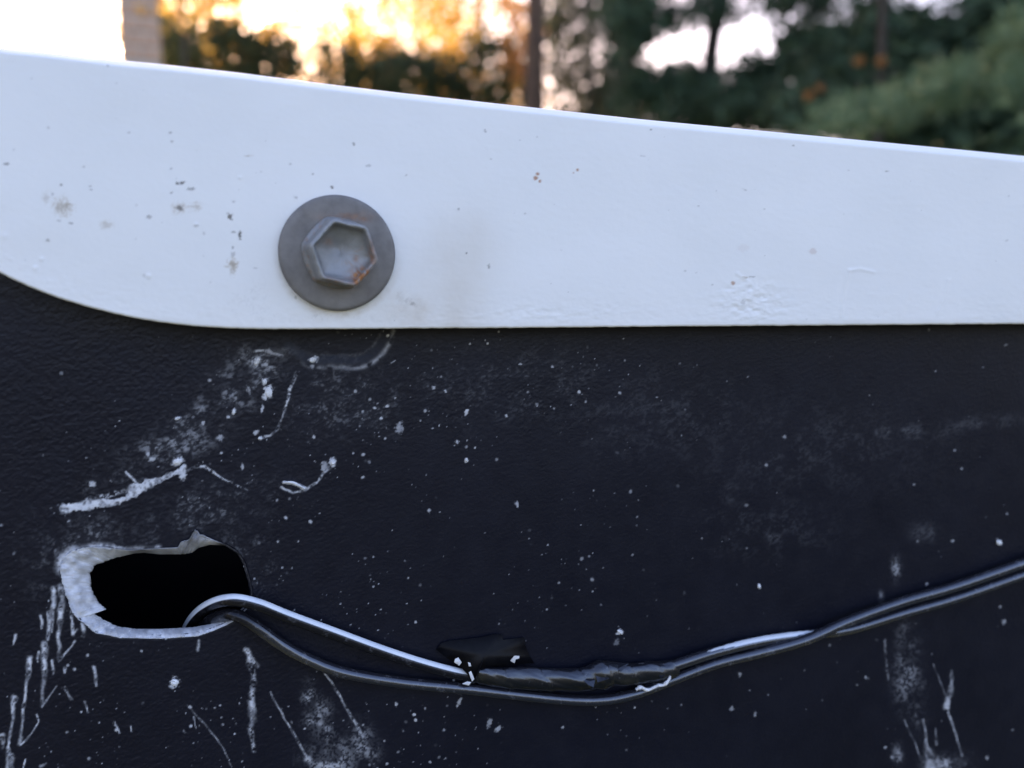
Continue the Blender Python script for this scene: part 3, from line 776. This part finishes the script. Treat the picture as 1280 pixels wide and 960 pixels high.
def build_wire():
    root = empty('twin_wire', unproj(830.0, 842.0, -1 * MM), 'dark two-core wire hanging out of the cut opening, its cores parted and spliced with tape', 'wire')
    r = 0.94 * MM
    # core with the pale stripe (upper), then the plain one (lower); photo pixel and depth in mm
    A = [(205, 860, 34), (222, 815, 22), (240, 776, 10), (262, 757, 2.0), (290, 750, -2.2), (322, 756, -2.6), (360, 771, -2.2), (420, 793, -1.9), (480, 815, -1.7), (540, 834, -1.6), (590, 845, -1.6), (660, 851, -1.7), (720, 853, -1.8), (780, 847, -1.9), (835, 834, -1.8)]
    Bp = [(215, 880, 36), (232, 830, 24), (250, 790, 11), (268, 772, 3.0), (292, 768, -1.3), (318, 782, -1.9), (350, 805, -1.6), (384, 824, -1.5), (430, 841, -1.45), (500, 853, -1.45), (580, 861, -1.5), (650, 869, -1.5), (710, 875, -1.5), (755, 875, -1.5), (795, 867, -1.5), (835, 852, -1.5)]
    pair = [(893, 823), (950, 809), (1007, 797), (1060, 782), (1127, 760), (1193, 741), (1280, 711), (1400, 670), (1560, 613)]
    for j, (x, y) in enumerate(pair):
        ang = np.interp(x, [880, 940, 1007, 1060, 1130], [math.pi / 2, math.pi * .56, math.pi * .86, math.pi * 1.25, math.pi * 1.47])
        off = 7.4
        yb = -2.0
        dz = math.sin(ang) * off; dy = math.cos(ang) * off * .13       # + towards the panel
        A.append((x, y - dz, yb - dy * 1.0 if False else yb - math.cos(ang) * .97))
        Bp.append((x, y + dz, yb + math.cos(ang) * .97))
    def P3(L, n):
        C = crom(L, n)
        return unproj(C[:, 0], C[:, 1], C[:, 2] * MM), C
    CA, pa = P3(A, 420); CB, pb = P3(Bp, 420)
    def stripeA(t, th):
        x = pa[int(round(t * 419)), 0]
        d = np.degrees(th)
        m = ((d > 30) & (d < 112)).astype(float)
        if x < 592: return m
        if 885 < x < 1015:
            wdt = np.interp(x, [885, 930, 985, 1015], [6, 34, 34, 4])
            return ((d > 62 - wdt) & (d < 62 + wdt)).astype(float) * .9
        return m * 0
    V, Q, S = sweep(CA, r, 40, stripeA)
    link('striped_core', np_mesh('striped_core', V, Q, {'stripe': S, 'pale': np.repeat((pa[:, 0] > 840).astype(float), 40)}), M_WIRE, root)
    V, Q, S = sweep(CB, r, 32, None)
    link('plain_core', np_mesh('plain_core', V, Q, {'stripe': S, 'pale': np.repeat(sstep(300, 345, pb[:, 0]), 32)}), M_WIRE, root)
    # web left between the cores where they run as a pair
    # black tape wound round the splice
    L = crom([(596, 842, -1.7), (625, 846, -1.8), (660, 848, -1.8), (700, 850, -1.9), (735, 848, -2.0), (757, 843, -2.2), (780, 843, -2.1), (805, 841, -2.0), (832, 838, -1.9), (846, 836, -1.7)], 220)
    rad = np.interp(L[:, 0], [596, 604, 640, 700, 735, 752, 770, 790, 815, 838, 846], [1.25, 1.55, 1.75, 1.85, 2.0, 2.5, 2.05, 1.7, 1.75, 1.6, 1.2]) * MM
    V, Q, S = sweep(unproj(L[:, 0], L[:, 1], L[:, 2] * MM), rad, 48, None, .13, 12, (.78, 1.05), True, 7)
    sl = link('tape_wrap', np_mesh('tape_wrap', V, Q), M_TAPE, root)
    # folds standing up from the wrap
    def fold(name, poly, ys, mat=M_TAPE, par=sl, th=.12):
        poly = np.array(poly, float)
        n = len(poly)
        Vf = unproj(poly[:, 0], poly[:, 1], np.array(ys) * MM); Vb = Vf + np.array([0, th * MM, 0])
        cen_f, cen_b = Vf.mean(0), Vb.mean(0)
        V = np.concatenate([Vf, Vb, [cen_f - np.array([0, .15 * MM, 0])], [cen_b]])
        k = np.arange(n); k2 = (k + 1) % n
        Q = [np.stack([k, k2, k2 * 0 + 2 * n], -1), np.stack([k2 + n, k + n, k * 0 + 2 * n + 1], -1), np.stack([k, k + n, k2 + n, k2], -1)]
        return link(name, np_mesh(name, V, Q, None, name == 'loose_tape_end'), mat, par)
    fold('tape_fold', [(744, 843), (747, 833), (756, 830), (762, 836), (766, 845), (757, 850), (747, 853)], [-3.4, -2.6, -2.2, -2.6, -3.8, -4.6, -4.6])
    fold('tape_fold', [(724, 846), (738, 845), (744, 850), (742, 859), (735, 856)], [-2.9, -3.0, -3.8, -4.6, -4.2])
    fold('tape_fold', [(768, 829), (786, 829), (776, 840), (772, 836)], [-2.4, -2.4, -3.9, -3.4])
    fold('tape_fold', [(818, 840), (836, 839), (827, 848)], [-2.6, -2.6, -3.9])
    # loose end of tape lying on the panel above the splice
    tp = [(545, 812), (552, 804), (562, 801), (580, 799), (600, 797), (618, 793), (627, 793), (629, 800), (655, 797), (657, 808), (662, 820), (668, 829), (640, 831), (612, 832), (601, 836), (596, 846), (591, 853), (585, 844), (576, 834), (558, 822)]
    fold('loose_tape_end', tp, [-.5, -.6, -.7, -.7, -.7, -.75, -.75, -.7, -.6, -.6, -.6, -.6, -1.5, -2.7, -3.1, -3.2, -3.0, -3.0, -2.6, -1.2], M_TAPE2, root)
    for nm, poly, ys in (('white_scrap', [(569, 824), (573, 822), (577, 828), (574, 832), (568, 828)], [-3.1] * 5), ('white_scrap', [(585, 828), (588, 829), (589, 833), (586, 833)], [-3.5] * 4),
                         ('white_scrap', [(586, 841), (589, 839), (593, 849), (590, 852)], [-3.5] * 4), ('white_scrap', [(578, 855), (584, 852), (589, 853), (586, 857)], [-3.2] * 4),
                         ('white_scrap', [(638, 826), (643, 820), (649, 820), (649, 823), (645, 823), (643, 829)], [-1.6, -2, -2.2, -2.2, -2, -1.8])):
        fold(nm, poly, ys, M_CHIP, root)
    # frayed pale edge where the cores part
    C = crom([(795, 862, -2.9), (801, 859, -3.0), (808, 862, -2.9), (814, 861, -3.0), (822, 857, -3.1), (830, 856, -3.1), (836, 850, -3.2), (838, 845, -3.2)], 50)
    rad = (.10 + .34 * fbm(C[:, 0] / 4, C[:, 1] / 5, 2, 4)) * MM
    V, Q, S = sweep(unproj(C[:, 0], C[:, 1], C[:, 2] * MM), rad, 8, None, .4, 3)
    link('frayed_edge', np_mesh('frayed_edge', V, Q), M_CHIP, root)
build_wire()

# ------------------------------------------------------------------ trees and chimney beyond
def mat_leaf(name, c0, c1, trans=0.5, tcol=None, rough=.6):
    m = Mat(name)
    col = m.ramp(m.attr('tint'), [(0.0, c0), (1.0, c1)])
    m.set(Base_Color=col, Roughness=rough, Specular_IOR_Level=.25)
    tr = m.n('ShaderNodeBsdfTranslucent')
    if tcol: tr.inputs['Color'].default_value = tuple(tcol) + (1,)
    else: m.l(col, tr.inputs['Color'])
    mx = m.n('ShaderNodeMixShader'); mx.inputs[0].default_value = trans
    m.l(m.b.outputs[0], mx.inputs[1]); m.l(tr.outputs[0], mx.inputs[2])
    m.l(mx.outputs[0], m.t.nodes['Material Output'].inputs['Surface'])
    return m.m
def mat_bark(name, c0, c1):
    m = Mat(name)
    m.set(Base_Color=m.ramp(m.noise(9, 6, .7), [(.3, c0), (.7, c1)]), Roughness=.9)
    m.bump(m.noise(22, 6), .02, .8)
    return m.m
BARK = mat_bark('dark bark', (.03, .024, .02), (.075, .06, .05))
BARK_R = mat_bark('reddish bark', (.06, .035, .022), (.13, .08, .05))
BARK_G = mat_bark('grey bark', (.10, .095, .09), (.2, .185, .17))
EVER = mat_leaf('evergreen needles', (.030, .046, .022), (.08, .105, .045), .35)
PINE = mat_leaf('pine needles', (.025, .050, .030), (.07, .12, .065), .2)
SPRUCE = mat_leaf('blue green needles', (.075, .14, .075), (.17, .26, .15), .2)
PALE = mat_leaf('pale leaves', (.07, .085, .055), (.16, .17, .11), .45)
GOLD = mat_leaf('golden leaves', (.42, .27, .06), (.62, .44, .13), .65)
RUSSET = mat_leaf('russet leaves', (.42, .20, .07), (.58, .32, .12), .6)

def tubes(segs, n=7):
    """segs: list of (points (k,3), radii (k,)) -> one mesh"""
    VV, QQ = [], []; off = 0
    for P, r in segs:
        P = np.asarray(P, float); r = np.asarray(r, float)
        T = np.gradient(P, axis=0); T /= np.linalg.norm(T, axis=1)[:, None] + 1e-12
        ref = np.where(np.abs(T[:, 2:3]) > .9, np.array([[1.0, 0, 0]]), np.array([[0, 0, 1.0]]))
        a = np.cross(T, ref); a /= np.linalg.norm(a, axis=1)[:, None]; b = np.cross(T, a)
        th = np.linspace(0, 2 * math.pi, n, endpoint=False)
        V = P[:, None, :] + r[:, None, None] * (np.cos(th)[None, :, None] * a[:, None, :] + np.sin(th)[None, :, None] * b[:, None, :])
        VV.append(V.reshape(-1, 3)); QQ.append(grid_quads(len(P), n, True) + off); off += len(P) * n
    return np.concatenate(VV), np.concatenate(QQ)

def leaf_mesh(name, pos, size, rs, aspect=.55, droop=None):
    """one bent leaf (two triangles) at each position, random attitude"""
    n = len(pos)
    d = rs.normal(size=(n, 3))
    if droop is not None: d = d * .5 + droop
    d /= np.linalg.norm(d, axis=1)[:, None]
    q = rs.normal(size=(n, 3)); s = np.cross(d, q); s /= np.linalg.norm(s, axis=1)[:, None] + 1e-9
    sz = size * rs.uniform(.6, 1.4, n)[:, None]
    up = np.cross(d, s)
    a = pos - d * sz * .5; b = pos + d * sz * .5
    c1 = pos + s * sz * aspect * .5 + up * sz * .12; c2 = pos - s * sz * aspect * .5 + up * sz * .12
    V = np.stack([a, c1, b, c2], 1).reshape(-1, 3)
    k = np.arange(n)[:, None] * 4
    T = np.concatenate([k + [[0, 1, 2]], k + [[0, 2, 3]]])
    tint = np.repeat(rs.rand(n), 4)
    return np_mesh(name, V, T, {'tint': tint}, False)

def tree(name, label, x, y, height, r0, rs, crown_fn, bark, leafmat, lsize, group, lean=(0, 0), aspect=.55, limbs=10, z_limb=.3, limb_len=1.0):
    root = empty(name, (x, y, 0), label, 'tree', group)
    z = np.linspace(0, 1, 9)
    wob = np.cumsum(rs.normal(size=(9, 2)) * .02, 0)
    P = np.stack([x + lean[0] * z + wob[:, 0], y + lean[1] * z + wob[:, 1], z * height], -1)
    segs = [(P, r0 * (1 - .85 * z) + .01)]
    for k in range(limbs):
        t = rs.uniform(z_limb, .95); i = t * 8; j = int(i); b = P[j] * (1 - (i - j)) + P[j + 1] * (i - j)
        az = rs.uniform(0, 2 * math.pi); L = limb_len * rs.uniform(.5, 1) * (1.15 - t)
        e = np.array([math.cos(az), math.sin(az), rs.uniform(.1, .8)]) * L
        s = np.linspace(0, 1, 5)[:, None]
        Q = b + e * s + np.array([0, 0, .12 * L]) * np.sin(s * 3)
        segs.append((Q, r0 * .35 * (1 - t * .6) * (1 - .8 * s[:, 0]) + .004))
    V, Qd = tubes(segs)
    link('trunk', np_mesh('trunk', V, Qd), bark, root)
    pos = crown_fn(rs, P)
    link('crown', leaf_mesh('crown', pos, lsize, rs, aspect), leafmat, root)
    return root

def clumps(rs, centers, n, spread):
    c = centers[rs.randint(0, len(centers), n)]
    return c + rs.normal(size=(n, 3)) * spread

def cone_crown(height, rad, n, z0=.05, nc=150, spread=.10, taper=.75):
    def fn(rs, P):
        t = rs.uniform(z0, 1, nc) ** .9
        az = rs.uniform(0, 2 * math.pi, nc)
        rr = rad * (1 - t) ** taper * np.sqrt(rs.uniform(.25, 1, nc)) * rs.uniform(.75, 1.2, nc)
        base = np.stack([np.interp(t, np.linspace(0, 1, 9), P[:, i]) for i in range(3)], -1)
        c = base + np.stack([rr * np.cos(az), rr * np.sin(az), 0 * rr], -1)
        return clumps(rs, c, n, spread)
    return fn

def blob_crown(cz, rx, rz, n, nc=120, spread=.16, zmin=None):
    def fn(rs, P):
        d = rs.normal(size=(nc, 3)); d /= np.linalg.norm(d, axis=1)[:, None]
        d *= rs.uniform(.3, 1, nc)[:, None] ** .5
        c = np.array([P[5][0], P[5][1], cz]) + d * np.array([rx, rx, rz])
        return clumps(rs, c, n, spread)
    return fn

def ground_xy(px, dist):
    p = far(px, 300, dist); return p[0], p[1]

def background():
    rs = np.random.RandomState(11)
    G1 = 'hedge evergreens behind the plate'
    spec = [(222, 9.2, 3.66, .5), (268, 9.8, 3.82, .5), (312, 9.4, 3.70, .46), (350, 9.3, 3.6, .36), (434, 9.6, 3.66, .40), (474, 9.4, 3.5, .36), (520, 9.9, 3.66, .42), (568, 9.6, 3.52, .44), (614, 9.5, 3.75, .46)]
    names = ['blurred hedge evergreen beside the brick chimney', 'blurred hedge evergreen second from the brick chimney', 'blurred hedge evergreen third from the brick chimney', 'slim blurred hedge evergreen just before the bright vertical gap', 'slim blurred hedge evergreen just past the bright vertical gap',
             'blurred hedge evergreen second past the bright vertical gap', 'blurred hedge evergreen under the brightest golden patch', 'blurred hedge evergreen second from the dark reddish trunk', 'blurred hedge evergreen beside the dark reddish trunk']
    for (px, d, h, r), lb in zip(spec, names):
        x, y = ground_xy(px, d)
        tree('hedge_evergreen', lb, x, y, h, .07, rs, cone_crown(h + rs.uniform(-.05, .12), r * 1.12, 6200, .1, 460, .08, .13), BARK, EVER, .075, G1, limbs=8, limb_len=.5)
    # tall thin trees behind the hedge, leaves glowing against the low sun
    G2 = 'golden trees behind the hedge'
    spec = [(215, 14.5, 'tall thin golden-leaved tree rising beside the chimney'), (300, 15.5, 'golden-leaved tree left of the bright vertical gap'), (440, 15.0, 'golden-leaved tree right of the bright vertical gap'), (530, 16, 'golden-leaved tree behind the brightest patch of glow'), (600, 14.5, 'golden-leaved tree nearest the dark reddish trunk')]
    for px, d, lb in spec:
        x, y = ground_xy(px, d)
        tree('golden_tree', lb, x, y, 8.5, .10, rs, blob_crown(5.2, 1.15, 1.9, 5600, 230, .16), BARK, GOLD, .10, G2, limbs=14, limb_len=1.6)
    x, y = ground_xy(672, 8.0)
    tree('reddish_trunk_tree', 'tall tree with a straight dark reddish trunk and russet leaves', x, y, 8.5, .125, rs, lambda rs, P: np.concatenate([
        clumps(rs, np.array([far(px, py, 8.3) for px, py in ((645, 20), (650, 5), (640, 50), (655, 70), (648, 90), (630, 10), (660, 40), (636, 78))]), 260, .07), blob_crown(6.6, 1.3, 1.6, 2600, 110, .15)(rs, P)]), BARK_R, RUSSET, .085, None, limbs=12, z_limb=.6, limb_len=1.6)
    x, y = ground_xy(735, 9.5)
    tree('thin_leafy_tree', 'thin pale-leaved tree full of white gaps right of the reddish trunk', x, y, 6.5, .05, rs, blob_crown(3.9, .62, 1.6, 12000, 320, .09), BARK_G, PALE, .07, None, limbs=14, limb_len=1.0)
    x, y = ground_xy(800, 12)
    tree('pale_green_tree', 'low green leafy tree filling the gap before the leaning trunk', x, y, 4.2, .07, rs, blob_crown(3.0, 1.0, .9, 9000, 220, .12), BARK_G, PALE, .09, None, limbs=10, limb_len=1.0)
    # pines
    def boughs(rs, P, specs, n, sp):
        c = []
        for sp_ in specs:
            pts, d, wid = sp_[:3]
            w_ = sp_[3] if len(sp_) > 3 else 1.0
            C = crom(pts, 40)
            for q in C:
                for _ in range(rs.poisson(3 * w_)):
                    p = far(q[0] + rs.normal() * 5, q[1] + rs.normal() * wid, d + rs.normal() * .25); c.append(p)
        return clumps(rs, np.array(c), n, sp)
    x, y = ground_xy(884, 7.5); x -= .36
    pine1 = [([(770, -15), (800, 5), (830, 22)], 7.5, 10, .8), ([(870, -10), (900, 8), (960, -5), (1060, -25)], 7.5, 12, .8), ([(765, 30), (800, 38), (840, 24), (890, 10)], 7.4, 5, .7), ([(950, 2), (1000, 2), (1040, 4)], 7.3, 5, .6),
             ([(770, 120), (850, 114), (900, 120), (960, 122), (1060, 138)], 7.4, 10, 2), ([(820, 136), (900, 138), (980, 142), (1080, 160)], 7.3, 9, 2.4), ([(880, 128), (940, 132), (1000, 138)], 7.0, 9, 2), ([(765, 5), (780, 30), (790, 70)], 7.4, 10, .8),
             ([(985, 36), (1020, 46), (1060, 46), (1090, 42)], 7.2, 7, .9), ([(925, 98), (960, 92), (1000, 84), (1060, 84)], 7.2, 9, 1.6), ([(985, 66), (1010, 62), (1060, 62)], 7.1, 9, 1.2), ([(790, 108), (830, 110), (880, 106)], 7.4, 7, 1.6), ([(820, -60), (900, -50), (1000, -60), (1100, -60)], 7.5, 20, 1)]
    r1 = tree('pine_tree', 'dark pine with a slightly leaning trunk between two white gaps', x, y, 8.0, .085, rs, lambda rs, P: boughs(rs, P, pine1, 14500, .07), BARK, PINE, .10, 'pines', lean=(1.0, 0), aspect=.28, limbs=6, z_limb=.55, limb_len=1.2)
    x, y = ground_xy(1170, 6.4)
    pine2 = [([(1000, 70), (1060, 64), (1120, 58), (1200, 48), (1300, 30)], 6.4, 11, 1.3), ([(1000, 110), (1060, 100), (1130, 95), (1200, 80)], 6.3, 13, 1.5), ([(980, 140), (1050, 130), (1120, 125)], 6.2, 11, 1.5), ([(1215, -5), (1250, 12), (1310, 5)], 6.4, 10, .8), ([(1210, 40), (1250, 34), (1300, 40)], 6.4, 10, 1),
             ([(1085, 10), (1092, 24), (1100, 38)], 6.5, 6, .5), ([(1120, 120), (1200, 130), (1300, 140)], 6.3, 18, 2), ([(1080, 160), (1200, 172), (1300, 182)], 6.3, 14, 3), ([(960, -40), (1100, -50), (1300, -50)], 6.5, 16, 1), ([(1110, 40), (1150, 38), (1200, 42)], 6.4, 5, .8)]
    tree('pine_tree', 'dark pine with an upright trunk behind the pale green bough', x + .28, y, 7.5, .075, rs, lambda rs, P: boughs(rs, P, pine2, 15000, .075), BARK, PINE, .10, 'pines', aspect=.3, limbs=6, z_limb=.5, limb_len=1.1)
    # nearer blue-green spruce whose bough reaches in from the side
    x, y = ground_xy(1420, 3.2)
    sp = [([(1330, 40), (1270, 62), (1210, 88), (1150, 112), (1080, 135), (1010, 160)], 3.2, 9, .45), ([(1330, 110), (1260, 100), (1200, 105), (1130, 130), (1060, 150)], 3.15, 10, .4), ([(1330, 30), (1290, 45), (1250, 60)], 3.1, 10, .4)]
    tree('spruce_tree', 'near blue-green spruce reaching a soft bough in over the low end of the plate', x, y, 3.6, .06, rs, lambda rs, P: np.concatenate([boughs(rs, P, sp, 6500, .022), cone_crown(3.6, .75, 7000, .1, 200, .06, .8)(rs, P)]), BARK, SPRUCE, .04, None, aspect=.25, limbs=8, limb_len=.7)
    # dry orange leaves caught in the dark of the pines
    x, y = ground_xy(1085, 5.7)
    tree('russet_sapling', 'orange-leaved sapling glinting through the dark pines', x, y, 3.4, .03, rs, lambda rs, P: clumps(rs, np.array([far(px, py, 5.6) for px, py in ((1074, 76), (1102, 77), (1102, 76), (1075, 77), (1026, 110), (1010, 119), (1158, 90))]), 150, .010), BARK, RUSSET, .035, None, limbs=5, limb_len=.5)
    x, y = ground_xy(236, 7.0)
    tree('golden_sapling', 'small sparse golden-leaved sapling glinting in front of the chimney and hedge', x, y, 3.6, .02, rs, lambda rs, P: clumps(rs, np.array([far(px, py, 6.9) for px, py in ((178, 12), (192, 16), (205, 36), (222, 3), (227, 36), (245, 18), (258, 45), (262, 62), (300, 8), (306, 30), (330, 40))]), 130, .016), BARK, GOLD, .05, None, limbs=5, limb_len=.4)
    # brick chimney at the left
    d = 7.7
    p0, p1 = far(150, 60, d), far(201, 60, d)
    cx, cy = (p0[0] + p1[0]) / 2, (p0[1] + p1[1]) / 2
    w = math.hypot(p1[0] - p0[0], p1[1] - p0[1])
    m = Mat('pinkish brick'); m.set(Base_Color=m.ramp(m.noise(14, 4), [(.3, (.40, .23, .14)), (.7, (.64, .44, .32))]), Roughness=.9); mb = m.m
    m = Mat('pale mortar'); m.set(Base_Color=m.ramp(m.noise(30, 4), [(.3, (.42, .38, .33)), (.7, (.55, .50, .45))]), Roughness=.95); mm = m.m
    root = empty('brick_chimney', (cx, cy, 0), 'blurred pinkish brick chimney rising behind the white plate', 'chimney')
    rot = math.atan2(p1[1] - p0[1], p1[0] - p0[0])
    def box(name, x0, x1, y0, y1, z0, z1, mat, par):
        bm = bmesh.new(); bmesh.ops.create_cube(bm, size=1)
        for v in bm.verts:
            u = x0 + (v.co.x + .5) * (x1 - x0); q = y0 + (v.co.y + .5) * (y1 - y0)
            v.co = (cx + u * math.cos(rot) - q * math.sin(rot), cy + u * math.sin(rot) + q * math.cos(rot), z0 + (v.co.z + .5) * (z1 - z0))
        me = bpy.data.meshes.new(name); bm.to_mesh(me); bm.free()
        return link(name, me, mat, par)
    h = w / 2
    box('mortar_core', -h + .008, h - .008, -h + .008, h - .008, 0, 4.9, mm, root)
    box('cap', -h - .05, h + .05, -h - .05, h + .05, 4.9, 5.0, mm, root)
    bm = bmesh.new(); bmesh.ops.create_cube(bm, size=1); bmesh.ops.scale(bm, vec=(w / 2 - .010, .1, .090), verts=bm.verts)
    bmesh.ops.bevel(bm, geom=bm.edges[:], offset=.004, segments=1, affect='EDGES')
    bme = bpy.data.meshes.new('brick'); bm.to_mesh(bme); bm.free()
    bm = bmesh.new(); bmesh.ops.create_cube(bm, size=1); bmesh.ops.scale(bm, vec=(w / 4 - .010, .1, .090), verts=bm.verts)
    bmesh.ops.bevel(bm, geom=bm.edges[:], offset=.004, segments=1, affect='EDGES')
    bme2 = bpy.data.meshes.new('brick_half'); bm.to_mesh(bme2); bm.free()
    zz = 2.9; k = 0
    while zz < 4.86:
        for side in range(4):
            a = rot + side * math.pi / 2
            xs = [(-w / 4, bme), (w / 4, bme)] if (k + side) % 2 == 0 else [(-w * 3 / 8, bme2), (0, bme), (w * 3 / 8, bme2)]
            for u, mesh in xs:
                q = -h + .05 + rs.uniform(-.002, .002)
                o = link('brick', mesh, mb, None)
                o.parent = root
                o.location = (u * math.cos(a) - q * math.sin(a), u * math.sin(a) + q * math.cos(a), zz)
                o.rotation_euler = (0, 0, a)
        zz += .112; k += 1
background()
